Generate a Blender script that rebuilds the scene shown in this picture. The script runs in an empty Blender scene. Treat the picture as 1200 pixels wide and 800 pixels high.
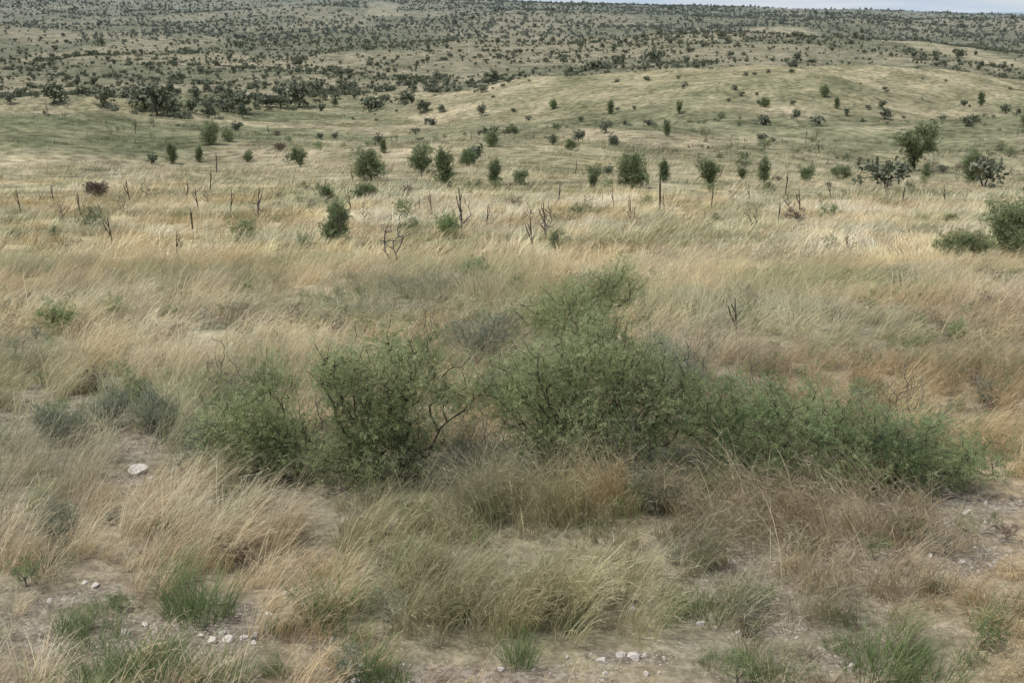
import bpy, math, numpy as np
from mathutils import Vector
R = np.random.default_rng(7)
F = 1449.0; P = math.radians(15.1); H = 3.4

# ------------------------------------------------------------------ noise
def _h(ix, iy, s):
    n = (ix.astype(np.int64)*374761393 + iy.astype(np.int64)*668265263 + s*982451653) & 0x7fffffff
    n = ((n ^ (n >> 13))*1274126177) & 0x7fffffff
    return ((n ^ (n >> 16)) & 0xffff)/65535.0
def vn(x, y, s=0):
    x = np.asarray(x, float); y = np.asarray(y, float)
    ix = np.floor(x); iy = np.floor(y); fx = x-ix; fy = y-iy
    fx = fx*fx*(3-2*fx); fy = fy*fy*(3-2*fy)
    a = _h(ix, iy, s); b = _h(ix+1, iy, s); c = _h(ix, iy+1, s); d = _h(ix+1, iy+1, s)
    return (a*(1-fx)+b*fx)*(1-fy)+(c*(1-fx)+d*fx)*fy
def fbm(x, y, s=0, o=4):
    t = 0; a = .5; w = 0
    for i in range(o):
        t = t+a*vn(x*2**i+17.3*i, y*2**i-9.1*i, s+i); w += a; a *= .55
    return t/w
def sst(a, b, x):
    t = np.clip((np.asarray(x, float)-a)/(b-a), 0, 1); return t*t*(3-2*t)

# ------------------------------------------------------------------ terrain: profiles from image pixel rows at assumed distances
DY = np.array([45, 60, 90, 130, 180, 215, 260, 330, 450, 650, 900, 1300, 1800, 2400.])
COLS = {
 -0.9:[262,238,206,168,128,121,128,128,112,92,66,36,10,-14],
 -0.41:[262,238,206,168,130,121,128,130,114,92,66,36,10,-12],
 -0.24:[262,238,206,174,148,138,136,128,110,88,62,34,9,-10],
 -0.10:[262,238,208,182,164,150,138,124,104,82,58,32,8,-6],
  0.00:[262,236,206,178,150,130,112,103,110,80,56,32,12,1],
  0.14:[262,236,206,170,136,112,88,72,96,76,54,34,18,7],
  0.28:[262,238,208,172,140,120,96,82,100,80,56,38,22,13],
  0.41:[262,240,210,176,150,135,118,98,104,84,60,42,28,18],
  0.9:[262,240,210,176,150,135,118,98,98,80,60,42,28,18]}
def z_of_row(y, row): return H + y*np.tan(np.arctan((400-row)/F)-P)
UU = np.array(sorted(COLS)); ny = 400
LY = np.linspace(math.log(3), math.log(12000), ny)
T = np.zeros((len(UU), ny))
for i, u in enumerate(UU):
    ys = np.concatenate([[0.1, 5, 10, 14, 20, 30], DY, [3200, 5000, 8000, 12000]])
    near = [0, 0, -.02, -.33, z_of_row(20, 349), z_of_row(30, 300)]
    zs = np.concatenate([near, z_of_row(DY, np.array(COLS[u], float))])
    zr = zs[-1]
    far = [zr-25, -70, z_of_row(8000, 13) if u > .1 else -60, -200]
    zs = np.concatenate([zs, far])
    T[i] = np.interp(np.exp(LY), ys, zs)
k = np.hanning(13); k /= k.sum()
for i in range(len(UU)):
    T[i] = np.convolve(np.pad(T[i], 6, mode='edge'), k, 'valid')
uf = np.linspace(-.9, .9, 181)
T2 = np.array([np.interp(uf, UU, T[:, j]) for j in range(ny)]).T
k2 = np.hanning(17); k2 /= k2.sum()
T2 = np.array([np.convolve(np.pad(T2[:, j], 8, mode='edge'), k2, 'valid') for j in range(ny)]).T
def height(x, y):
    x = np.asarray(x, float); y = np.asarray(y, float)
    yy = np.maximum(y, 3.0); u = np.clip(x/yy, -.9, .9)
    a = (u+.9)/1.8*180; b = (np.log(yy)-LY[0])/(LY[-1]-LY[0])*(ny-1)
    b = np.clip(b, 0, ny-1.001); a = np.clip(a, 0, 179.999)
    ia = a.astype(int); ib = b.astype(int); fa = a-ia; fb = b-ib
    z = (T2[ia, ib]*(1-fa)+T2[ia+1, ib]*fa)*(1-fb)+(T2[ia, ib+1]*(1-fa)+T2[ia+1, ib+1]*fa)*fb
    z = z+(fbm(x/1.3, y/1.3, 3, 3)-.5)*.14*np.clip(1-yy/60, 0, 1)
    z = z+(fbm(x/45, y/34, 5, 3)-.5)*np.minimum(9, .058*yy)*sst(18, 110, yy)*(1-sst(600,1200,yy))
    z = z+(fbm(x/230, y/300, 9, 4)-.5)*np.clip((yy-380)*.036, 0, 44)*(1-sst(1500, 2300, yy)*.75)
    return z
YS = np.exp(np.linspace(math.log(4.5), math.log(2600), 3000))
def gp(px, row):
    "ground point seen at an image pixel column and row"
    u = (px-600)/F; z = height(u*YS, YS)
    r = 400-F*np.tan(np.arctan2(z-H, YS)+P)
    i = int(np.argmax(r <= row)); y = YS[i]
    return np.array([u*y, y, z[i]])
def ppm(y): return F/(y*math.cos(P)+H*math.sin(P))   # size of one metre at range y

# ------------------------------------------------------------------ colour map of the land, distance haze mixed in
def mixc(a, b, t): return a*(1-t[:, None])+b*t[:, None]
C = lambda *v: np.array(v)[None, :]
def seg_clear(x, y, a, b, hw):
    u = x/np.maximum(y, 3); l = np.log(np.maximum(y, 3))/1.6
    A = np.array([a[0]/a[1], math.log(a[1])/1.6]); B = np.array([b[0]/b[1], math.log(b[1])/1.6])
    d = B-A; t = np.clip(((u-A[0])*d[0]+(l-A[1])*d[1])/(d@d), 0, 1)
    return 1-sst(hw*.6, hw, np.hypot(u-A[0]-t*d[0], l-A[1]-t*d[1]))
TR = [((265, 1250.), (700*.41, 640.), .030), ((-150, 1500.), (-190, 1900.), .012)]
def clearing(x, y):
    m = np.zeros_like(x)
    for a, b, w in TR: m = np.maximum(m, seg_clear(x, y, a, b, w+.014*(fbm(x/60, y/60, 77)-.3)))
    return m
def grass_col(x, y):
    n1 = fbm(x/3.0, y/3.5, 21); n2 = fbm(x/9, y/7, 31); n3 = fbm(x/1.1, y/1.1, 41, 3)
    s = np.ones((len(x), 1))
    c = C(.62, .50, .30)*s
    c = mixc(c, C(.70, .60, .42), sst(.45, .64, n1))
    c = mixc(c, C(.52, .385, .235), sst(.48, .66, n2)*.5)
    g = sst(.48, .60, fbm(x/3.0+50, y/3.4, 51))*.62
    c = mixc(c, C(.35, .355, .20), g)
    c = mixc(c, C(.40, .37, .28), sst(.5, .64, fbm(x/1.8+20, y/2.2, 55))*.45)
    c = c*(.78+.44*n3[:, None])
    n4 = fbm(x/14, y/20, 61); n5 = fbm(x/40, y/34, 62)
    o = mixc(C(.37, .335, .215)*s, C(.49, .42, .285), sst(.45, .62, n4))
    o = mixc(o, C(.24, .25, .15), sst(.44, .59, n5)*.8)
    o = o*(.72+.56*fbm(x/5, y/9, 66)[:, None])
    c = mixc(c, o, sst(42, 120, y+50*(n2-.5)+40*(n5-.5)))
    hill = np.exp(-((x/np.maximum(y, 1)-.17)/.17)**2)*sst(170, 280, y)*(1-sst(345, 380, y))
    c = mixc(c, C(.54, .465, .30)*s*(.7+.6*n4[:, None]), hill*.7)
    f = mixc(C(.25, .245, .17)*s, C(.39, .345, .245), sst(.42, .60, fbm(x/100, y/130, 71)))
    f = mixc(f, C(.53, .46, .32), clearing(x, y)*.9)
    c = mixc(c, f, sst(345, 420, y))
    c = mixc(c, C(.30, .33, .315), sst(500, 2900, y)*.85)  # aerial haze painted into the ground colour, growing with distance
    c = mixc(c, C(.42, .52, .62), sst(3500, 7500, y))  # bluer painted haze on the farthest hills
    return c
BARE = []
for (px, r, rx, ry) in [(1140, 590, 110, 48), (130, 745, 210, 42), (600, 795, 220, 18), (930, 738, 80, 16),
                        (120, 562, 60, 12), (30, 700, 90, 22), (1180, 655, 70, 20), (740, 772, 80, 14), (1000, 770, 60, 14)]:
    c = gp(px, r); a = gp(px, r-ry); b = gp(px, min(r+ry, 830)); BARE.append((c[0], c[1], rx/ppm(c[1]), max(.15, (a[1]-b[1])/2)))
def bare(x, y):
    m = np.zeros_like(x); n = fbm(x*2.2, y*2.2, 91, 3)
    for cx, cy, rx, ry in BARE:
        d = np.hypot((x-cx)/rx, (y-cy)/ry); m = np.maximum(m, 1-sst(.5, 1.15, d+(n-.5)*1.6))
    return m
BUSH = [(*gp(300, 543)[:2], .4), (*gp(425, 552)[:2], .5), (*gp(640, 540)[:2], .45), (*gp(740, 540)[:2], .45), (*gp(900, 548)[:2], .4), (*gp(1010, 548)[:2], .4)]
def under(x, y):
    m = np.zeros_like(x)
    for cx, cy, r in BUSH: m = np.maximum(m, 1-sst(.5, 1.1, np.hypot((x-cx)/r, (y-cy)/(r*1.0))))
    return m
ROCKS = [(135, 553, 28), (760, 770, 22), (718, 776, 16), (742, 768, 13), (232, 750, 17), (212, 752, 15), (252, 748, 12), (224, 743, 12), (100, 742, 14), (1162, 548, 17), (1108, 552, 12), (1130, 562, 10), (1100, 570, 10), (66, 688, 13), (150, 562, 10), (843, 732, 13), (125, 733, 10), (757, 714, 10), (1174, 660, 12), (218, 590, 12), (585, 785, 10), (52, 684, 9), (264, 754, 9), (196, 746, 9), (1145, 575, 9), (1120, 548, 8)]
RP = [(*gp(a, b)[:2], c/ppm(gp(a, b)[1])) for a, b, c in ROCKS]
def rocky(x, y):
    m = np.zeros_like(x)
    for cx, cy, r in RP: m = np.maximum(m, 1-sst(.75, 1.1, np.hypot((x-cx)/(.10+r), (y-cy+.14)/(.24+r))))
    return m

# ------------------------------------------------------------------ materials
def newmat(name):
    m = bpy.data.materials.new(name); m.use_nodes = True; nt = m.node_tree; nt.nodes.clear()
    return m, nt, nt.nodes.new, nt.links.new
def ramp(nt, fac, stops):
    r = nt.nodes.new('ShaderNodeValToRGB'); e = r.color_ramp.elements
    e[0].position, e[0].color = stops[0][0], (*stops[0][1], 1); e[1].position, e[1].color = stops[-1][0], (*stops[-1][1], 1)
    for p, c in stops[1:-1]:
        q = e.new(p); q.color = (*c, 1)
    nt.links.new(fac, r.inputs[0]); return r.outputs[0]
def mul(nt, a, b, f=1.0, mode='MULTIPLY'):
    m = nt.nodes.new('ShaderNodeMix'); m.data_type = 'RGBA'; m.blend_type = mode
    if hasattr(f, 'is_linked'): nt.links.new(f, m.inputs[0])
    else: m.inputs[0].default_value = f
    nt.links.new(a, m.inputs[6])
    if hasattr(b, 'is_linked'): nt.links.new(b, m.inputs[7])
    else: m.inputs[7].default_value = (*b, 1)
    return m.outputs[2]
def noise(nt, sc, det=4, vec=None):
    n = nt.nodes.new('ShaderNodeTexNoise'); n.inputs['Scale'].default_value = sc; n.inputs['Detail'].default_value = det
    if vec is not None: nt.links.new(vec, n.inputs['Vector'])
    return n.outputs['Fac']

def ground_mat():
    m, nt, N, L = newmat('ground_soil_and_straw')
    out = N('ShaderNodeOutputMaterial'); b = N('ShaderNodeBsdfDiffuse')
    geo = N('ShaderNodeNewGeometry'); pos = geo.outputs['Position']
    at = N('ShaderNodeAttribute'); at.attribute_name = 'gcol'
    sm = N('ShaderNodeAttribute'); sm.attribute_name = 'soil'
    nf = noise(nt, 9, 5, pos); nm = noise(nt, .8, 6, pos); nl = noise(nt, .12, 8, pos); ng = noise(nt, 34, 3, pos)
    c = mul(nt, at.outputs['Color'], ramp(nt, nf, [(.3, (.6, .6, .6)), (.7, (1.15, 1.15, 1.15))]))
    c = mul(nt, c, ramp(nt, nm, [(.34, (.55, .57, .53)), (.5, (.95, .95, .95)), (.66, (1.3, 1.28, 1.25))]))
    c = mul(nt, c, ramp(nt, nl, [(.36, (.66, .70, .64)), (.64, (1.22, 1.2, 1.17))]))
    soil = ramp(nt, nf, [(.25, (.13, .10, .075)), (.5, (.235, .195, .15)), (.75, (.34, .29, .235))])
    soil = mul(nt, soil, ramp(nt, ng, [(.35, (.65, .64, .62)), (.65, (1.3, 1.3, 1.3))]))
    v = N('ShaderNodeTexVoronoi'); v.inputs['Scale'].default_value = 38; L(pos, v.inputs['Vector'])
    peb = ramp(nt, v.outputs['Distance'], [(.15, (1, 1, 1)), (.34, (0, 0, 0))])
    sel = noise(nt, 4, 3, pos); selr = ramp(nt, sel, [(.44, (0, 0, 0)), (.56, (1, 1, 1))])
    pm = mul(nt, peb, selr)
    soil = mul(nt, soil, (.50, .46, .40), pm, 'MIX')
    c = mul(nt, c, soil, sm.outputs['Fac'], 'MIX')
    L(c, b.inputs[0])
    bp = N('ShaderNodeBump'); bp.inputs['Strength'].default_value = .8; bp.inputs['Distance'].default_value = .06
    L(nf, bp.inputs['Height']); L(bp.outputs[0], b.inputs['Normal']); L(b.outputs[0], out.inputs[0])
    return m
def two(nt, c, out, tr):
    N = nt.nodes.new; L = nt.links.new; d = N('ShaderNodeBsdfDiffuse'); L(c, d.inputs[0])
    if tr <= 0: L(d.outputs[0], out.inputs[0]); return
    t = N('ShaderNodeBsdfTranslucent'); mx = N('ShaderNodeMixShader'); mx.inputs[0].default_value = tr
    L(c, t.inputs[0]); L(d.outputs[0], mx.inputs[1]); L(t.outputs[0], mx.inputs[2]); L(mx.outputs[0], out.inputs[0])
def grass_mat(name, inst, tr):
    m, nt, N, L = newmat(name)
    out = N('ShaderNodeOutputMaterial'); at = N('ShaderNodeAttribute'); at.attribute_name = 'gc'
    if inst: at.attribute_type = 'INSTANCER'
    two(nt, at.outputs['Color'], out, tr); return m
def leaf_mat(name, dark, mid, light, tr=.38):
    m, nt, N, L = newmat(name)
    out = N('ShaderNodeOutputMaterial')
    tn = N('ShaderNodeAttribute'); tn.attribute_name = 'tint'
    c = ramp(nt, tn.outputs['Fac'], [(0, dark), (.5, mid), (1, light)])
    oi = N('ShaderNodeObjectInfo')
    c = mul(nt, c, ramp(nt, oi.outputs['Random'], [(0, (.82, .86, .82)), (1, (1.15, 1.1, 1.12))]))
    two(nt, c, out, tr); return m
def simple_mat(name, a, b_, sc=20):
    m, nt, N, L = newmat(name)
    out = N('ShaderNodeOutputMaterial'); b = N('ShaderNodeBsdfDiffuse')
    tc = N('ShaderNodeTexCoord')
    n = noise(nt, sc, 5, tc.outputs['Object']); L(ramp(nt, n, [(.3, a), (.7, b_)]), b.inputs[0])
    bp = N('ShaderNodeBump'); bp.inputs['Strength'].default_value = .5; bp.inputs['Distance'].default_value = .01
    L(n, bp.inputs['Height']); L(bp.outputs[0], b.inputs['Normal']); L(b.outputs[0], out.inputs[0])
    return m
M_ground = ground_mat(); M_grass = grass_mat('dry_grass_blades', False, .28); M_grass2 = grass_mat('dry_grass_mid', False, .0); M_grassi = grass_mat('dry_grass_far', True, .0)
M_leaf = leaf_mat('acacia_leaves', (.15, .19, .085), (.28, .335, .155), (.44, .48, .26))
M_leafm = leaf_mat('shrub_leaves', (.13, .16, .075), (.215, .255, .13), (.33, .37, .20), .3)
M_leafy = leaf_mat('yellow_green_leaves', (.21, .26, .12), (.32, .37, .175), (.45, .49, .26))
M_far = leaf_mat('distant_tree_leaves_hazed', (.115, .13, .088), (.165, .18, .122), (.23, .24, .165), 0)  # leaf colour paled and greyed to paint in haze
M_haze = leaf_mat('distant_ridge_leaves_hazed', (.165, .185, .155), (.20, .22, .18), (.24, .255, .21), 0)  # stronger haze painted into the leaf colour for the far ridge
M_brn = leaf_mat('dry_brown_leaves', (.11, .085, .07), (.17, .13, .10), (.24, .19, .14), 0)
M_green = leaf_mat('green_grass_blades', (.11, .155, .06), (.21, .27, .11), (.34, .39, .2))
M_grey = leaf_mat('grey_green_leaves', (.18, .205, .14), (.27, .295, .20), (.38, .395, .28))
M_bark = simple_mat('dark_bark', (.04, .03, .025), (.12, .10, .08))
M_gbark = simple_mat('grey_dead_wood', (.08, .068, .056), (.22, .19, .16))
M_rock = simple_mat('pale_limestone', (.42, .37, .31), (.72, .66, .59), 9)

# ------------------------------------------------------------------ mesh helper
def qmesh(name, V, Q, mats, mi=None, tint=None, smooth=False):
    me = bpy.data.meshes.new(name); V = np.asarray(V, np.float32); Q = np.asarray(Q, np.int32)
    me.vertices.add(len(V)); me.vertices.foreach_set('co', V.ravel())
    me.loops.add(Q.size); me.loops.foreach_set('vertex_index', Q.ravel())
    me.polygons.add(len(Q)); me.polygons.foreach_set('loop_start', np.arange(len(Q), dtype=np.int32)*4)
    for m in mats: me.materials.append(m)
    if mi is not None: me.polygons.foreach_set('material_index', np.asarray(mi, np.int32))
    me.polygons.foreach_set('use_smooth', np.full(len(Q), smooth))
    me.update(calc_edges=True)
    if tint is not None:
        a = me.attributes.new('tint', 'FLOAT', 'POINT'); a.data.foreach_set('value', np.asarray(tint, np.float32))
    return me
COL = bpy.context.scene.collection
def add(name, me, loc=(0, 0, 0), rz=0, sc=1):
    o = bpy.data.objects.new(name, me); COL.objects.link(o); o.location = loc; o.rotation_euler = (0, 0, rz)
    o.scale = (sc, sc, sc) if np.isscalar(sc) else sc; return o

# ------------------------------------------------------------------ ground sheet
ys = np.concatenate([np.linspace(-60, 3.5, 40), np.exp(np.linspace(math.log(3.7), math.log(12000), 620))])
s = np.linspace(-1, 1, 341); s = np.sign(s)*np.abs(s)**1.35
Yg = np.repeat(ys[:, None], len(s), 1); Xg = s[None, :]*(np.maximum(ys, 0)*.85+22)[:, None]
X = Xg.ravel(); Y = Yg.ravel(); Z = height(X, Y)
i = np.arange(len(ys)-1)[:, None]*len(s)+np.arange(len(s)-1)[None, :]; i = i.ravel()
me = qmesh('ground', np.c_[X, Y, Z], np.c_[i, i+1, i+1+len(s), i+len(s)], [M_ground], smooth=True)
gc = grass_col(X, Y)*.80  # darkened to paint in the shading that dense grass would give
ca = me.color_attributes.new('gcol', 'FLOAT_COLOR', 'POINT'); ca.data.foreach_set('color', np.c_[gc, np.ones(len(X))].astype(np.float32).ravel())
so = np.clip(np.maximum(np.maximum(bare(X, Y), under(X, Y)*.9), .5*(1-sst(9, 16, Y))+.4*sst(.5, .65, fbm(X/2, Y/2, 88))*(1-sst(14, 30, Y))), 0, 1)
sa = me.attributes.new('soil', 'FLOAT', 'POINT'); sa.data.foreach_set('value', so.astype(np.float32))
add('ground', me)

# ------------------------------------------------------------------ grass, blade by blade
def blades(rng, n, L, th0, th1, rad, w, K=4, wind=0.8, awn=0, cx=0, cy=0, cz=0, wa=0, sc=1, up=-.03):
    r = rad*sc*np.sqrt(rng.random(n)); a = rng.random(n)*6.283
    B = np.c_[cx+r*np.cos(a), cy+r*np.sin(a), np.full(n, up)+cz]
    lx = wind+np.cos(a)*rng.random(n)*.7+rng.normal(0, .3, n); ly = np.sin(a)*rng.random(n)*.7+rng.normal(0, .35, n)
    dx = lx*np.cos(wa)-ly*np.sin(wa); dy = lx*np.sin(wa)+ly*np.cos(wa)
    m = np.hypot(dx, dy)+1e-6; dx = dx/m; dy = dy/m
    ln = L*sc*(.5+.65*rng.random(n)); t0 = np.radians(th0*rng.random(n)); t1 = np.radians(th1*(.5+.7*rng.random(n)))
    fa = rng.random(n)*3.14; px, py = np.cos(fa), np.sin(fa); w = w*np.ones(n)
    pts = [B]
    for k in range(K):
        th = t0+(t1-t0)*((k+.6)/K)**1.2; st = (ln/K)[:, None]
        pts.append(pts[-1]+st*np.c_[np.sin(th)*dx, np.sin(th)*dy, np.cos(th)])
    V = []; tn = rng.random(n)
    for k, p in enumerate(pts):
        ww = w*(1-.8*(k/K)**1.4)*.5; off = np.c_[px, py, np.zeros(n)]*ww[:, None]
        V += [p-off, p+off]
    V = np.stack(V, 1); nv = 2*(K+1); base = np.arange(n)[:, None]*nv
    Q = np.concatenate([base+np.array([2*k, 2*k+1, 2*k+3, 2*k+2])[None] for k in range(K)])
    Vv = V.reshape(-1, 3); ID = np.repeat(np.arange(n), nv); TT = np.repeat(tn, nv)
    if awn:
        idx = np.repeat(np.arange(n), awn); t = rng.uniform(K*.45, K, len(idx)); k0 = np.minimum(t.astype(int), K-1); f = (t-k0)[:, None]
        PP = np.stack(pts, 1); p = PP[idx, k0]*(1-f)+PP[idx, k0+1]*f; d = PP[idx, k0+1]-PP[idx, k0]; d /= np.linalg.norm(d, axis=1)[:, None]
        d = d+rng.normal(0, .4, d.shape); d /= np.linalg.norm(d, axis=1)[:, None]
        l = (rng.uniform(.08, .18, len(idx))*ln[idx])[:, None]; q = rng.normal(0, 1, d.shape); q = np.cross(q, d); q /= np.linalg.norm(q, axis=1)[:, None]
        q *= w[idx, None]*.3
        A = np.stack([p-q, p+q, p+d*l+q*.3, p+d*l-q*.3], 1).reshape(-1, 3)
        Q = np.concatenate([Q, np.arange(len(A)).reshape(-1, 4)+len(Vv)])
        Vv = np.concatenate([Vv, A]); ID = np.concatenate([ID, np.repeat(idx, 4)]); TT = np.concatenate([TT, np.repeat(np.clip(tn[idx]+.15, 0, 1), 4)])
    return Vv, Q, ID, TT
def tuft(name, seed, mat, **kw):
    rng = np.random.default_rng(seed); V, Q, I_, t = blades(rng, **kw); return qmesh(name, V, Q, [mat], tint=t)
def windrot(x, y): return (fbm(x/3.0, y/4, 111, 3)-.5)*6.0-.1+R.normal(0, .42, len(x))
def field(y0, y1, dens, k=.60, m=1.2):
    n = int(dens*((y1*y1-y0*y0)*k+2*m*(y1-y0)))
    y = np.sqrt(R.uniform(y0*y0, y1*y1, n)); x = R.uniform(-1, 1, n)*(k*y+m); return x, y
def sward(name, x, y, nb, L, th0, th1, rad, w, K, awn, s0, s1, bright=1., wind=.9, mat=None, green=0):
    n = len(x); sc = R.uniform(s0, s1, n)*(.6+.8*fbm(x/1.2, y/1.5, 121))
    lay = fbm(x/2.0+7, y/2.0, 127)                                     # some tufts upright, some flattened by wind
    th1a = th1*(.5+1.1*lay); wa = windrot(x, y); c = grass_col(x, y)*bright*R.uniform(.74, 1.2, (n, 1)); z = height(x, y)
    if green: c = np.where(R.random((n, 1)) < green, np.array([[.27, .31, .15]])*R.uniform(.8, 1.3, (n, 1)), c)
    rp = lambda q: np.repeat(q, nb)
    V, Q, ID, TT = blades(R, n*nb, L, th0, rp(th1a), rad, w, K, wind, awn, rp(x), rp(y), rp(z), rp(wa), rp(sc))
    cc = np.minimum(c[ID//nb]*(.66+.62*TT)[:, None], .82)
    me = qmesh(name, V, Q, [mat or M_grass]); a = me.attributes.new('gc', 'FLOAT_COLOR', 'POINT')
    a.data.foreach_set('color', np.c_[cc, np.ones(len(cc))].astype(np.float32).ravel())
    return add(name, me)
K_ = .53
x, y = field(4.8, 13, 22, K_, .8)
keep = R.random(len(x)) < (sst(.30, .47, fbm(x/.7, y/.65, 131, 3))*.82+.18)*(1-bare(x, y)*.86)*(1-under(x, y)*.6)*(1-rocky(x, y)); x, y = x[keep], y[keep]
nr = y < 7.2
sward('dry_grass', x[nr], y[nr], 56, .42, 30, 82, .12, .0042, 4, 1, .45, 1.1, 1.12, .6, None, .16)
sward('dry_grass', x[~nr], y[~nr], 60, .50, 26, 86, .14, .0045, 4, 1, .45, 1.12, 1.1, .85, None, .08)
# taller pale clumps: a drift across the foreground, others at the foot of the thicket
CL = [(*gp(560, 715)[:2], 1.05, .40, 34), (*gp(640, 595)[:2], .65, .3, 20), (*gp(900, 610)[:2], .8, .35, 13), (*gp(150, 640)[:2], 1.1, .35, 16), (*gp(350, 640)[:2], .9, .3, 10), (*gp(1000, 700)[:2], .7, .3, 8)]
cx = np.concatenate([c[0]+R.normal(0, c[2]*.55, c[4]) for c in CL]); cy = np.concatenate([c[1]+R.normal(0, c[3]*.7, c[4]) for c in CL])
sward('tall_straw_grass', cx, cy, 85, .60, 22, 80, .14, .0040, 5, 1, .75, 1.15, 1.28, .8)
x, y = field(13, 28, 7.5, K_, .8); sward('dry_grass', x, y, 38, .56, 28, 90, .2, .008, 3, 1, .65, 1.2, 1.1)
x, y = field(28, 60, 2.3, K_, .8); sward('dry_grass', x, y, 42, .55, 30, 90, .38, .017, 2, 0, .65, 1.2, 1.14, .9, M_grass2)
x, y = field(58, 150, .5, K_, .8); k_ = R.random(len(x)) < (1-sst(70, 150, y)*.75); x, y = x[k_], y[k_]
sward('dry_grass', x, y, 26, .5, 30, 80, .8, .035, 1, 0, .7, 1.3, 1.14, .9, M_grass2)
# flattened litter and short regrowth between the tufts
x, y = field(4.8, 13, 30, K_, .8); keep = R.random(len(x)) < (1-.45*bare(x, y))*(1-rocky(x, y)*.7); x, y = x[keep], y[keep]
sward('straw_litter', x, y, 12, .17, 70, 115, .17, .0045, 1, 0, .6, 1.3, .95, .25, M_grass2, .2)

def source_col(name, meshes):
    c = bpy.data.collections.new(name)
    for i, me in enumerate(meshes):
        o = bpy.data.objects.new('%s_%02d' % (name, i), me); c.objects.link(o)
    return c
def scatter(name, pts, rot, scl, idx, gcv, col):
    me = bpy.data.meshes.new(name); n = len(pts); me.vertices.add(n); me.vertices.foreach_set('co', pts.astype(np.float32).ravel())
    for nm, ty, key, ar in [('rot', 'FLOAT_VECTOR', 'vector', rot), ('scl', 'FLOAT_VECTOR', 'vector', scl), ('idx', 'INT', 'value', idx)]:
        a = me.attributes.new(nm, ty, 'POINT'); a.data.foreach_set(key, np.asarray(ar, np.int32 if ty == 'INT' else np.float32).ravel())
    a = me.attributes.new('gc', 'FLOAT_COLOR', 'POINT'); a.data.foreach_set('color', np.c_[gcv, np.ones(n)].astype(np.float32).ravel())
    o = add(name, me)
    ng = bpy.data.node_groups.new(name+'_scatter', 'GeometryNodeTree')
    ng.interface.new_socket('Geometry', in_out='INPUT', socket_type='NodeSocketGeometry')
    ng.interface.new_socket('Geometry', in_out='OUTPUT', socket_type='NodeSocketGeometry')
    N = ng.nodes.new; L = ng.links.new
    gi = N('NodeGroupInput'); go = N('NodeGroupOutput'); ip = N('GeometryNodeInstanceOnPoints'); ci = N('GeometryNodeCollectionInfo')
    ci.inputs['Collection'].default_value = col; ci.inputs['Separate Children'].default_value = True; ci.inputs['Reset Children'].default_value = True
    def na(nm, ty):
        a = N('GeometryNodeInputNamedAttribute'); a.data_type = ty; a.inputs['Name'].default_value = nm
        return [s for s in a.outputs if s.enabled][0]
    ip.inputs['Pick Instance'].default_value = True
    L(gi.outputs[0], ip.inputs['Points']); L(ci.outputs[0], ip.inputs['Instance']); L(na('idx', 'INT'), ip.inputs['Instance Index'])
    e2r = N('FunctionNodeEulerToRotation'); L(na('rot', 'FLOAT_VECTOR'), e2r.inputs[0]); L(e2r.outputs[0], ip.inputs['Rotation'])
    L(na('scl', 'FLOAT_VECTOR'), ip.inputs['Scale']); L(ip.outputs[0], go.inputs[0])
    md = o.modifiers.new('scatter', 'NODES'); md.node_group = ng
    return o
far_t = source_col('far_clump', [tuft('far_clump', 300+i, M_grassi, n=34, L=.5, th0=30, th1=80, rad=.9, w=.045, K=1, wind=.8) for i in range(4)])
x, y = field(110, 340, .12, K_, .8); keep = R.random(len(x)) < .2+.8*sst(.42, .6, fbm(x/14, y/14, 141)); x, y = x[keep], y[keep]
n = len(x); sc = R.uniform(.8, 1.4, n)
scatter('dry_grass', np.c_[x, y, height(x, y)], np.c_[np.zeros(n), np.zeros(n), windrot(x, y)], np.c_[sc, sc, sc*.7], R.integers(0, 4, n), grass_col(x, y)*R.uniform(.7, 1.15, (n, 1)), far_t)

# ------------------------------------------------------------------ shrubs & trees
def grow(rng, bases, targets, seg, pl=.3, up=.25, wob=.10):
    cap = len(targets)*8+400
    nd = np.zeros((cap, 3)); pa = np.full(cap, -1); pln = np.zeros(cap); cnt = np.zeros(cap); n = 0
    for b in bases: nd[n] = b; n += 1
    B = np.array(bases); D = np.min(np.linalg.norm(targets[:, None]-B[None], axis=2), 1)
    tips = []
    for j in np.argsort(D):
        t = targets[j]; d = np.linalg.norm(nd[:n]-t, axis=1); c = d+pl*pln[:n]; i = int(np.argmin(c)); L = d[i]
        k = max(1, min(7, int(math.ceil(L/seg)))); p0 = nd[i].copy(); off = rng.normal(0, wob*L, 3); off[2] += up*L*.35; q = i
        for s_ in range(1, k+1):
            if n >= cap: break
            f = s_/k; nd[n] = p0*(1-f)+t*f+off*math.sin(math.pi*f); pa[n] = q; pln[n] = pln[q]+np.linalg.norm(nd[n]-nd[q]); q = n; n += 1
        tips.append(q); cnt[q] += 1
    for i in range(n-1, -1, -1):
        if pa[i] >= 0: cnt[pa[i]] += cnt[i]
    return nd[:n], pa[:n], cnt[:n], np.array(tips)
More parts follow.
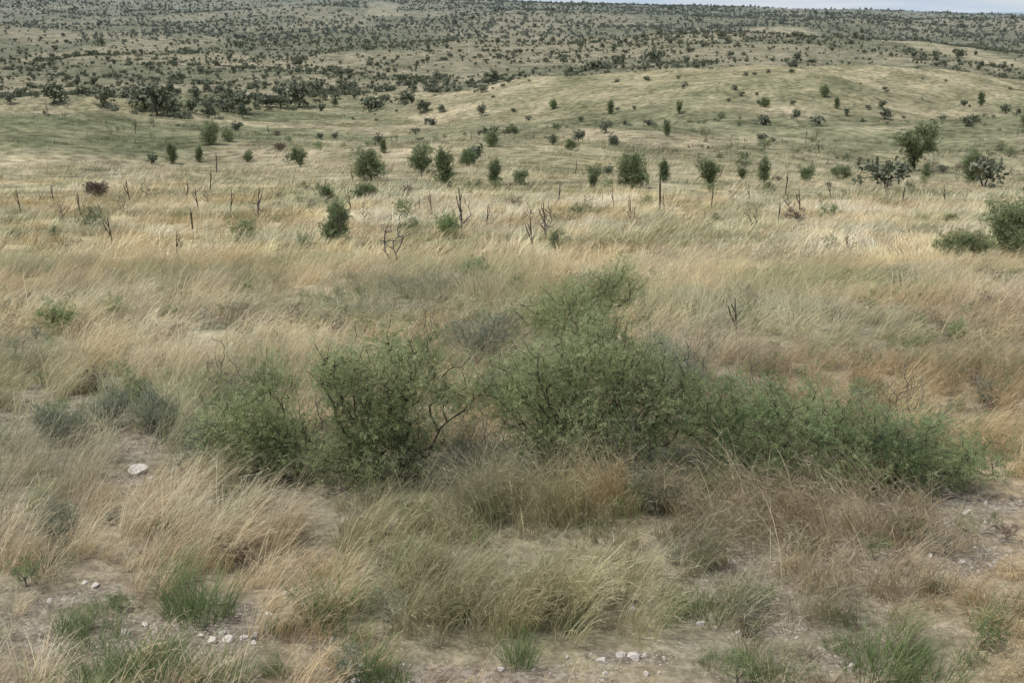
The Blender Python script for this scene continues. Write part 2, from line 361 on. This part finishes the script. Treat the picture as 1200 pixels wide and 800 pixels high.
def tubes(nd, pa, cnt, r0, ex=.5, sides=4):
    ch = np.where(pa >= 0)[0]; a = nd[pa[ch]]; b = nd[ch]; d = b-a; L = np.linalg.norm(d, axis=1)+1e-9; d /= L[:, None]
    rb = r0*cnt[ch]**ex; ra = np.minimum(r0*cnt[pa[ch]]**ex, rb*1.5)
    h = np.where(np.abs(d[:, 2:3]) < .9, np.array([[0, 0, 1.]]), np.array([[1., 0, 0]])); u = np.cross(d, h); u /= np.linalg.norm(u, axis=1)[:, None]; v = np.cross(d, u)
    V = []
    for q in range(sides):
        an = 6.2832*q/sides; w = u*math.cos(an)+v*math.sin(an); V.append(a+w*ra[:, None])
    for q in range(sides):
        an = 6.2832*q/sides; w = u*math.cos(an)+v*math.sin(an); V.append(b+d*rb[:, None]*.3+w*rb[:, None])
    V = np.stack(V, 1); nv = 2*sides; base = np.arange(len(ch))[:, None]*nv
    Q = np.concatenate([base+np.array([q, (q+1) % sides, sides+(q+1) % sides, sides+q])[None] for q in range(sides)])
    return V.reshape(-1, 3), Q
def sprays(rng, P, D, Ls, pairs, ll, lw, tint):
    n = len(P); q = rng.normal(0, 1, (n, 3)); S = np.cross(D, q); S /= np.linalg.norm(S, axis=1)[:, None]; Nn = np.cross(D, S)
    out = []; tt = []
    for j in range(pairs):
        t = (j+.6)/pairs
        for sg in (-1, 1):
            b = P+D*(Ls*t)[:, None]-np.array([[0, 0, 1]])*(Ls*t*t*.15)[:, None]
            dr = S*sg+D*.55+Nn*rng.normal(0, .35, (n, 1))+rng.normal(0, .15, (n, 3)); dr /= np.linalg.norm(dr, axis=1)[:, None]
            l = ll*rng.uniform(.7, 1.25, (n, 1))*(1-.5*abs(t-.45)); w = D*lw*.5+Nn*lw*.25*rng.normal(0, 1, (n, 1))
            out.append(np.stack([b, b+dr*l*.5+w, b+dr*l, b+dr*l*.5-w], 1)); tt.append(np.clip(tint+rng.normal(0, .1, n), 0, 1))
    V = np.concatenate(out).reshape(-1, 3); return V, np.arange(len(V)).reshape(-1, 4), np.repeat(np.concatenate(tt), 4)
def lobes_pts(rng, lobes, n, ragged=.25):
    w = np.array([l[3]*l[4]*l[5] for l in lobes]); w /= w.sum(); out = []
    for l, k in zip(lobes, rng.multinomial(n, w)):
        d = rng.normal(0, 1, (k, 3)); d /= np.linalg.norm(d, axis=1)[:, None]; r = rng.random(k)**.42*(1+rng.normal(0, ragged*.5, k))
        out.append(np.array(l[:3])+d*r[:, None]*np.array(l[3:6]))
    p = np.concatenate(out); p[:, 2] = np.maximum(p[:, 2], .04+.08*rng.random(len(p))); return p
def tree_mesh(name, seed, lobes, n, bases=((0, 0, 0),), seg=.12, r0=.0022, leaf=None, bark=None, nsp=7, spl=.10, pairs=6, ll=.024, lw=.009, ex=.5, spread=.06, ragged=.25, pl=.3, shoots=0, wob=.10, fz=None):
    leaf = leaf or M_leaf; bark = bark or M_bark
    rng = np.random.default_rng(seed); tg = lobes_pts(rng, lobes, n, ragged)
    if shoots:                                                        # straight whippy shoots that leave the crown
        b = lobes_pts(rng, lobes, shoots, .1); c = np.array([0, 0, .25]); d = b-c; d /= np.linalg.norm(d, axis=1)[:, None]; d[:, 2] = np.abs(d[:, 2])*.8+.25
        top = max(l[2]+l[5] for l in lobes); d *= rng.uniform(.10, .28, (shoots, 1))*top
        tg = np.concatenate([tg]+[b+d*f for f in (.4, .8)])
    bs = [np.array(b, float)-np.array([0, 0, .05]) for b in bases]
    nd, pa, cnt, tips = grow(rng, bs, tg, seg, pl, .25, wob)
    V, Q = tubes(nd, pa, cnt, r0, ex); mi = np.zeros(len(Q), int); T_ = np.full(len(V), .5)
    if nsp:
        par = nd[pa[tips]]; dirp = nd[tips]-par; dirp /= np.linalg.norm(dirp, axis=1)[:, None]+1e-9
        P_ = np.repeat(nd[tips], nsp, 0)-np.repeat(dirp, nsp, 0)*rng.random((len(tips)*nsp, 1))*spread*1.2+rng.normal(0, spread*.5, (len(tips)*nsp, 3))
        P_[:, 2] = np.maximum(P_[:, 2], .02)
        D_ = np.repeat(dirp, nsp, 0)*.6+rng.normal(0, .6, (len(P_), 3))+np.array([0, 0, .3]); D_ /= np.linalg.norm(D_, axis=1)[:, None]
        f_ = fz or 4/(spread/.06)
        tn = np.repeat(np.clip(.5+1.6*(fbm(nd[tips][:, 0]*f_, nd[tips][:, 2]*f_+nd[tips][:, 1]*f_, seed, 2)-.5)+rng.normal(0, .17, len(tips)), 0, 1), nsp)
        V2, Q2, T2_ = sprays(rng, P_, D_, spl*rng.uniform(.6, 1.3, len(P_)), pairs, ll, lw, tn)
        Q = np.concatenate([Q, Q2+len(V)]); V = np.concatenate([V, V2]); mi = np.concatenate([mi, np.ones(len(Q2), int)]); T_ = np.concatenate([T_, T2_])
    return qmesh(name, V, Q, [bark, leaf], mi, T_)
def place(name, me, px, row, rz=0, sc=1, dz=0):
    p = gp(px, row); return add(name, me, (p[0], p[1], p[2]+dz), rz, sc)

# big foreground thicket
fine = dict(nsp=10, spl=.09, pairs=6, ll=.018, lw=.0065, spread=.11, ragged=.38, seg=.10, ex=.35, wob=.04, fz=4.)
b1 = tree_mesh('bush_a', 1, [(-.05, 0, .52, .34, .34, .24), (.15, .1, .28, .28, .3, .24), (-.30, -.05, .30, .30, .25, .24), (-.05, 0, .74, .14, .12, .1), (0, -.1, .14, .35, .2, .12)], 350, bases=[(0, 0, 0), (.1, .05, 0), (-.1, .05, 0), (-.25, 0, 0)], shoots=18, r0=.002, **fine)
place('acacia_bush', b1, 297, 556)
b2 = tree_mesh('bush_b', 2, [(-.18, 0, .88, .27, .3, .24), (.28, .05, .92, .34, .33, .20), (.1, 0, .60, .40, .34, .28), (.60, .15, .68, .22, .25, .18), (-.14, 0, .28, .34, .3, .22), (.25, .1, .28, .28, .3, .2), (.05, -.15, .12, .4, .2, .12)], 600, bases=[(0, 0, 0), (.12, .08, 0), (-.12, .04, 0), (.05, -.1, 0), (.2, 0, 0)], r0=.0024, shoots=28, **fine)
place('acacia_bush', b2, 425, 566)
b3 = tree_mesh('bush_c', 3, [(-.12, 0, .84, .44, .45, .28), (.35, .1, .80, .44, .45, .28), (-.48, .05, .66, .30, .4, .24), (.15, 0, .42, .56, .5, .32), (.74, .1, .50, .30, .35, .25), (-.35, 0, .3, .3, .3, .22), (.12, .3, 1.04, .3, .3, .18), (.35, -.2, .16, .4, .25, .14)], 980, bases=[(0, 0, 0), (.2, .1, 0), (-.2, .1, 0), (.35, 0, 0), (.5, .1, 0), (-.1, -.1, 0)], r0=.0022, shoots=55, **fine)
place('acacia_bush', b3, 684, 556)
b4 = tree_mesh('bush_d', 4, [(-.55, 0, .49, .42, .4, .30), (.05, .05, .42, .6, .45, .28), (.6, -.05, .32, .55, .45, .24), (1.05, -.1, .22, .42, .4, .2), (-.3, .1, .66, .25, .3, .14), (0, -.2, .15, .7, .25, .14), (-.6, -.15, .18, .35, .25, .16), (.75, -.25, .12, .5, .2, .12)], 800, bases=[(-.3, 0, 0), (.1, 0, 0), (.5, 0, 0), (-.6, 0, 0), (.9, 0, 0), (-.1, 0, 0), (.3, 0, 0), (.7, 0, 0), (1.1, 0, 0)], r0=.0018, shoots=60, **fine)
place('acacia_bush', b4, 960, 564)
b5 = tree_mesh('bush_e', 5, [(0, 0, .60, .5, .4, .3), (.38, 0, .80, .35, .3, .25), (-.4, 0, .5, .3, .3, .25)], 330, leaf=M_leafy, shoots=25, **fine)
place('yellow_green_shrub', b5, 680, 424)
b6 = tree_mesh('bush_f', 6, [(0, 0, .3, .4, .35, .25), (.3, 0, .45, .25, .25, .2)], 130, leaf=M_grey, shoots=12, **fine)
for px, row, s_, r_ in [(560, 425, .9, 0), (800, 470, .9, 2), (530, 570, .55, 1), (790, 600, .5, 3), (1085, 562, .8, 4), (225, 540, .6, 5), (100, 500, .5, 1), (40, 520, .5, 3), (160, 510, .6, 2), (20, 640, .5, 2), (590, 480, .7, 1)]:
    place('grey_green_shrub', b6, px, row, r_, s_)
dead = [tree_mesh('dead_shrub', 20+i, [(0, 0, .55, .4, .35, .4), (.1, 0, .9, .22, .25, .2)], 46, nsp=0, bark=M_gbark, r0=.006, seg=.25, ex=.32, wob=.05, bases=[(0, 0, 0), (.15, 0, 0), (-.12, .05, 0), (.05, .1, 0)]) for i in range(3)]
twig = tree_mesh('dry_twigs', 25, [(0, 0, .5, .45, .4, .45), (.1, 0, .9, .25, .25, .2)], 110, nsp=0, bark=M_gbark, r0=.0024, seg=.15, ex=.4, wob=.05, bases=[(0, 0, 0), (.15, 0, 0), (-.12, .05, 0)])
stick = []
for i in range(3):
    rg = np.random.default_rng(30+i); l_ = rg.uniform(-.12, .12); nd = np.array([(0, 0, -.05), (l_*.4, 0, .35), (l_, 0, .68), (l_*1.3, .02, 1.0), (l_*.4+.13*(1 if i % 2 else -1), .02, .62), (l_*.4+.2*(1 if i % 2 else -1), .03, .82), (l_-.09, 0, .86)])
    V, Q = tubes(nd, np.array([-1, 0, 1, 2, 1, 4, 2]), np.array([6, 5, 3, 1, 2, 1, 1.]), .011, .45); stick.append(qmesh('dead_stick', V, Q, [M_bark]))
for i, (px, row, hp) in enumerate([(460, 312, 66), (640, 280, 48), (925, 250, 28), (1003, 300, 30), (540, 272, 48), (70, 260, 30), (140, 250, 28), (300, 262, 40), (205, 300, 28), (740, 262, 26), (170, 232, 26), (840, 420, 28), (1040, 232, 22), (480, 255, 28), (620, 262, 30), (365, 252, 26), (110, 262, 28), (240, 240, 24), (690, 246, 24), (860, 240, 22), (425, 262, 30)]):
    p = gp(px, row); place('dead_shrub', dead[i % 3], px, row, i*1.7, hp/ppm(p[1])/1.1)
for i, (px, row, hp) in enumerate([(873, 402, 54), (541, 270, 50), (300, 255, 38), (940, 250, 28), (1000, 298, 26), (200, 300, 30), (640, 275, 38), (90, 255, 30), (570, 268, 30), (150, 240, 30), (720, 245, 26), (835, 245, 26), (230, 248, 28), (975, 236, 26), (1060, 244, 26), (20, 250, 28), (60, 240, 24), (268, 252, 30), (410, 250, 26), (505, 250, 26), (655, 240, 28), (780, 250, 24), (880, 238, 24), (915, 262, 26), (1110, 240, 24)]):
    p = gp(px, row); place('dead_stick', stick[i % 3], px, row, i*2.1, hp/ppm(p[1]))
for i, (px, row) in enumerate([(365, 550), (820, 470), (250, 470), (560, 565), (1080, 500), (900, 500), (500, 420), (470, 565), (740, 580)]):
    place('dry_twigs', twig, px, row, i*1.3, .6)

# mid-distance trees, unit height about 1
def mid(name, seed, lobes, n, **kw):
    a = dict(nsp=7, spl=.09, pairs=3, ll=.040, lw=.020, r0=.002, seg=.1, spread=.09, ragged=.5, leaf=M_leafm, shoots=20, ex=.42, wob=.06, fz=3.); a.update(kw)
    return tree_mesh(name, seed, lobes, n, **a)
MT = {'round': mid('tree_round', 41, [(-.08, 0, .6, .34, .36, .28), (.22, 0, .36, .3, .3, .28), (-.2, 0, .28, .3, .3, .26), (.1, 0, .8, .15, .15, .12)], 250, bases=[(0, 0, 0), (.06, 0, 0)]),
      'round2': mid('tree_round_b', 48, [(.1, 0, .62, .30, .3, .28), (-.25, 0, .48, .24, .3, .24), (.3, 0, .28, .24, .3, .2), (-.1, 0, .25, .3, .3, .22)], 240, bases=[(0, 0, 0), (.06, 0, 0)]),
      'tall': mid('tree_tall', 42, [(0, 0, .62, .22, .22, .32), (.07, 0, .27, .24, .22, .26), (-.08, 0, .83, .12, .12, .14)], 140),
      'open': mid('tree_open', 43, [(-.24, 0, .62, .24, .24, .16), (.2, 0, .74, .26, .24, .18), (0, 0, .4, .26, .2, .16), (.32, 0, .45, .2, .16, .1), (0, 0, .2, .14, .14, .14)], 120, r0=.003),
      'wide': mid('tree_wide', 44, [(0, 0, .55, .5, .45, .26), (.45, 0, .36, .32, .3, .24), (-.42, 0, .30, .35, .3, .22)], 230, bases=[(0, 0, 0), (.15, 0, 0), (-.15, 0, 0)]),
      'lean': mid('tree_lean', 45, [(-.08, 0, .32, .3, .26, .28), (.12, 0, .66, .26, .22, .2), (-.12, 0, .83, .12, .12, .1)], 160),
      'brown': mid('tree_brown', 46, [(0, 0, .5, .6, .5, .35)], 200, leaf=M_brn), 'yellow': mid('tree_yellow', 47, [(0, 0, .5, .5, .45, .4), (.3, 0, .4, .4, .3, .3)], 150, leaf=M_leafy)}
LIST = [('round', 432, 212, 44, 0), ('round2', 494, 202, 40, 1), ('tall', 520, 217, 46, 0), ('round2', 549, 195, 24, 2), ('tall', 580, 217, 33, 2), ('lean', 392, 288, 60, 1),
 ('round', 381, 236, 22, 3), ('wide', 428, 232, 22, 0), ('round2', 740, 220, 50, 4), ('tall', 778, 214, 29, 1), ('open', 695, 222, 28, 1), ('open', 832, 222, 40, 3), ('tall', 895, 214, 32, 3),
 ('wide', 945, 213, 23, 1), ('wide', 985, 210, 20, 2), ('open', 1070, 200, 62, 0), ('lean', 1140, 216, 48, 3), ('wide', 1140, 306, 48, 0), ('wide', 1195, 298, 84, 1), ('yellow', 1115, 300, 30, 0), ('yellow', 522, 280, 36, 1),
 ('brown', 112, 234, 26, 0), ('tall', 203, 192, 26, 0), ('lean', 250, 170, 32, 0), ('round', 577, 172, 22, 1), ('yellow', 50, 392, 46, 0), ('yellow', 122, 378, 36, 2), ('round2', 1198, 148, 26, 1),
 ('tall', 235, 190, 20, 2), ('open', 352, 196, 26, 2), ('round', 960, 114, 16, 1), ('tall', 975, 128, 15, 1), ('round2', 892, 126, 14, 2), ('tall', 714, 134, 17, 3), ('open', 793, 134, 16, 1), ('tall', 1141, 124, 17, 0),
 ('lean', 1085, 208, 20, 1), ('wide', 610, 216, 22, 1), ('yellow', 1140, 402, 32, 1), ('yellow', 1100, 436, 28, 2), ('tall', 780, 160, 18, 1), ('round', 648, 128, 13, 1), ('open', 870, 212, 18, 3), ('round2', 292, 190, 16, 1), ('brown', 330, 178, 13, 1), ('wide', 1120, 262, 14, 0),
 ('round', 270, 166, 18, 2), ('wide', 600, 158, 14, 2), ('round2', 668, 176, 16, 3), ('tall', 450, 180, 18, 1), ('yellow', 560, 330, 34, 2)]
for t, px, row, hp, r_ in LIST:
    p = gp(px, row); nm = {'brown': 'dry_shrub', 'yellow': 'yellow_green_shrub', 'wide': 'acacia_shrub'}.get(t, 'acacia_tree')
    place(nm, MT[t], px, row, r_*1.3, hp/ppm(p[1])/1.05)

# scattered masses of shrubs and dead stalks
def dm(name, seed, lobes, n, leaf, **kw):
    a = dict(nsp=3, spl=.14, pairs=1, ll=.16, lw=.12, r0=.006, seg=.4, spread=.08, leaf=leaf, ragged=.5, ex=.4); a.update(kw); return tree_mesh(name, seed, lobes, n, **a)
shapes = [[(0, 0, .46, .42, .42, .32), (.25, 0, .28, .3, .3, .24)], [(0, 0, .5, .28, .28, .38)], [(-.25, 0, .48, .3, .3, .26), (.3, 0, .36, .33, .33, .26)], [(0, 0, .33, .5, .45, .28)], [(.1, 0, .6, .38, .38, .2), (-.1, 0, .35, .25, .25, .22)]]
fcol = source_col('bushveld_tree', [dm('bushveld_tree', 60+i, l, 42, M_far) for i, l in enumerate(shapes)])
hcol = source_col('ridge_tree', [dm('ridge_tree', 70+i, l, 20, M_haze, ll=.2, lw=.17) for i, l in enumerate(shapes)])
scol = source_col('scrub', dead[:1]+stick[:2]+[tree_mesh('scrub', 90+i, [(0, 0, .34, .5, .4, .26), (.2, 0, .5, .25, .2, .2)], 75, nsp=4, spl=.09, pairs=2, ll=.05, lw=.022, r0=.004, spread=.05, leaf=[M_leafm, M_brn, M_leafm, M_leafy, M_leafm][i], bark=M_gbark, ragged=.45, ex=.4) for i in range(5)])
def forest(name, x, y, h, col, ns=5):
    n = len(x); s_ = h; scatter(name, np.c_[x, y, height(x, y)-.05], np.c_[np.zeros(n), np.zeros(n), R.random(n)*6.28], np.c_[s_*R.uniform(.75, 1.25, n), s_*R.uniform(.75, 1.25, n), s_], R.integers(0, ns, n), np.ones((n, 3)), col)
x, y = field(30, 190, .06, .5); k_ = R.random(len(x)) < sst(.42, .60, fbm(x/12, y/12, 149))*sst(20, 60, y); x, y = x[k_], y[k_]
forest('dry_scrub', x, y, R.lognormal(-.3, .4, len(x)), scol, 8)
x, y = field(80, 400, .012, .5); pr = .12+.88*sst(.42, .68, fbm(x/45, y/45, 151)); u = x/y
pr = pr*(1-.4*sst(.0, .1, u)*sst(180, 260, y)*(1-sst(350, 400, y))); k_ = R.random(len(x)) < pr; x, y = x[k_], y[k_]
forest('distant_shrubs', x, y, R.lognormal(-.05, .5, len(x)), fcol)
x, y = field(235, 440, .022, .5); u = x/y
pr = sst(.48, .6, fbm(x/35, y/35, 161))*(1-sst(-.08, .0, u)); k_ = R.random(len(x)) < pr; x, y = x[k_], y[k_]
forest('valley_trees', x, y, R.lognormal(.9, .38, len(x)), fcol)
VT = [(70, 122, 26), (128, 126, 24), (190, 136, 38), (178, 128, 30), (208, 138, 26), (435, 132, 22), (445, 130, 18), (250, 108, 14), (293, 56, 8), (20, 122, 14), (410, 110, 16), (275, 132, 18), (495, 132, 16), (340,108,14)]
pp = np.array([gp(a, b) for a, b, c in VT]); hh = np.array([c/ppm(q[1])/.85 for (a, b, c), q in zip(VT, pp)])
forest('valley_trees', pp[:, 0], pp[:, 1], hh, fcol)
x, y = field(370, 1100, .026, .47); dn = sst(.32, .6, fbm(x/90, y/110, 171))*.85+.15; k_ = R.random(len(x)) < dn*(1-clearing(x, y)*.96); x, y = x[k_], y[k_]
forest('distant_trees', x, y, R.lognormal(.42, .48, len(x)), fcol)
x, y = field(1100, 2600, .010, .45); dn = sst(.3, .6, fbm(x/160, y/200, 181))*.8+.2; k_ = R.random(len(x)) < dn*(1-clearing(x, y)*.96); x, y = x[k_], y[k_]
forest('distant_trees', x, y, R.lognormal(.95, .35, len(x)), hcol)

# ------------------------------------------------------------------ near plants, stones
gt = [tuft('green_tuft', 400+i, M_green, n=[230, 150, 190][i], L=[.34, .38, .28][i], th0=[34, 28, 40][i], th1=[64, 75, 55][i], rad=[.19, .13, .22][i], w=.0055, K=4, wind=[.2, .4, .1][i]) for i in range(3)]
for i, (px, row, s_) in enumerate([(200, 722, 1.0), (362, 730, 1.0), (845, 720, .8), (1085, 790, 1.05), (610, 778, .7), (55, 752, .85), (130, 792, .9), (405, 795, .8), (15, 662, .6), (215, 802, .85), (30, 740, .7), (1040, 760, .6), (940, 800, .7), (300, 740, .5), (1150, 800, .8), (180, 716, .7), (345, 722, .7), (100, 788, .7), (60, 800, .7), (440, 800, .7), (820, 712, .6), (480, 600, .6), (560, 600, .5), (700, 620, .45), (150, 765, .45), (290, 790, .5), (75, 715, .4), (1120, 770, .5), (680, 740, .4), (870, 780, .45)]):
    place('green_grass_tuft', gt[i % 3], px, row, i*1.9, s_)
forb = source_col('low_forb', [tree_mesh('low_forb', 80+i, [(0, 0, .14, .16, .16, .1)], 26, nsp=5, spl=.05, pairs=3, ll=.02, lw=.008, r0=.0015, seg=.06, spread=.03, leaf=[M_green, M_grey, M_leafy, M_brn][i % 4], bark=M_gbark) for i in range(8)])
x, y = field(4.8, 24, 5.0, K_, .8); k_ = (R.random(len(x)) < .2+.5*bare(x, y)+.8*sst(.45, .6, fbm(x/1.8+9, y/1.8, 191))) & (rocky(x, y) < .3); x, y = x[k_], y[k_]; n = len(x); s_ = R.uniform(.25, 1.05, n)
scatter('low_forbs', np.c_[x, y, height(x, y)], np.c_[np.zeros(n), np.zeros(n), R.random(n)*6.28], np.c_[s_, s_, s_], R.integers(0, 8, n), np.ones((n, 3)), forb)

def rock_mesh(name, seed):
    rng = np.random.default_rng(seed); k = 10
    g = np.linspace(-1, 1, k); V = []; Q = []
    for ax in range(3):
        for sg in (-1, 1):
            a, b = np.meshgrid(g, g); c = np.full_like(a, sg); q = [a, b, c]; q = [q[(j-ax) % 3] for j in range(3)]
            v = np.stack(q, -1).reshape(-1, 3); i0 = sum(len(t) for t in V); V.append(v)
            ii = (np.arange(k-1)[:, None]*k+np.arange(k-1)[None]).ravel()+i0; f = np.c_[ii, ii+1, ii+1+k, ii+k]
            if sg < 0: f = f[:, ::-1]
            Q.append(f)
    V = np.concatenate(V); V = V/np.linalg.norm(V, axis=1)[:, None]**.75
    for _ in range(9):
        d = rng.normal(0, 1, 3); d /= np.linalg.norm(d); l = rng.uniform(.55, .85); ex = np.maximum(V@d-l, 0); V = V-ex[:, None]*d
    V = V+(fbm(V[:, 0]*3+V[:, 2]*2, V[:, 1]*3-V[:, 2], seed)[:, None]-.5)*.12*V
    V = V*np.array([1, .8, .6]); return qmesh(name, V*.5, np.concatenate(Q), [M_rock])
rk = [rock_mesh('limestone_rock', 500+i) for i in range(5)]
for i, (px, row, w) in enumerate(ROCKS):
    p = gp(px, row); place('limestone_rock', rk[i % 5], px, row, i*1.1, w/ppm(p[1]), .005)
gr = source_col('gravel_stone', rk)
x, y = field(4.7, 14, 130, K_, .8); k_ = R.random(len(x)) < (bare(x, y)*.7*sst(.35, .6, fbm(x*1.6, y*1.6, 211))+.03); x, y = x[k_], y[k_]; n = len(x); s_ = R.lognormal(-3.95, .5, n)
scatter('gravel', np.c_[x, y, height(x, y)+s_*.1], R.random((n, 3))*6.28, np.c_[s_, s_, s_], R.integers(0, 5, n), np.ones((n, 3)), gr)

# ------------------------------------------------------------------ light, sky, camera
SD = Vector((-.62, -.25, 1.35)).normalized()
el = math.asin(SD.z); az = math.atan2(SD.x, SD.y)
w = bpy.data.worlds.new('World'); bpy.context.scene.world = w; w.use_nodes = True; nt = w.node_tree
bg = nt.nodes['Background']; sk = nt.nodes.new('ShaderNodeTexSky'); sk.sky_type = 'NISHITA'; sk.sun_disc = False
sk.sun_elevation = el; sk.sun_rotation = az; sk.dust_density = 1.0; sk.air_density = 1.0
tc = nt.nodes.new('ShaderNodeTexCoord'); sx = nt.nodes.new('ShaderNodeSeparateXYZ'); nt.links.new(tc.outputs['Generated'], sx.inputs[0])
hz = ramp(nt, sx.outputs['Z'], [(0, (.85, .85, .85)), (.04, (.8, .8, .8)), (.25, (.6, .6, .6)), (1, (.6, .6, .6))])
mp = nt.nodes.new('ShaderNodeMapping'); mp.inputs['Scale'].default_value = (6, 6, 60); nt.links.new(tc.outputs['Generated'], mp.inputs[0])
cl = ramp(nt, noise(nt, 1.5, 5, mp.outputs[0]), [(.35, (3.5, 4.3, 5.4)), (.65, (5.0, 5.3, 5.7))])
nt.links.new(mul(nt, sk.outputs[0], cl, hz, 'MIX'), bg.inputs[0]); bg.inputs[1].default_value = .15
sl = bpy.data.lights.new('sun', 'SUN'); sl.energy = 3.1; sl.angle = math.radians(5.0); sl.color = (1, .965, .90)
so_ = bpy.data.objects.new('sun', sl); COL.objects.link(so_); so_.rotation_euler = (-SD).to_track_quat('-Z', 'Y').to_euler(); so_.location = (0, 0, 30)
cd = bpy.data.cameras.new('camera'); cd.sensor_width = 36; cd.lens = F/1200*36; cd.clip_end = 20000; cd.clip_start = .1
cam = bpy.data.objects.new('camera', cd); COL.objects.link(cam); cam.location = (0, 0, H); cam.rotation_euler = (math.pi/2-P, 0, 0)
bpy.context.scene.camera = cam
vs = bpy.context.scene.view_settings; vs.view_transform = 'Standard'; vs.look = 'None'; vs.exposure = 0
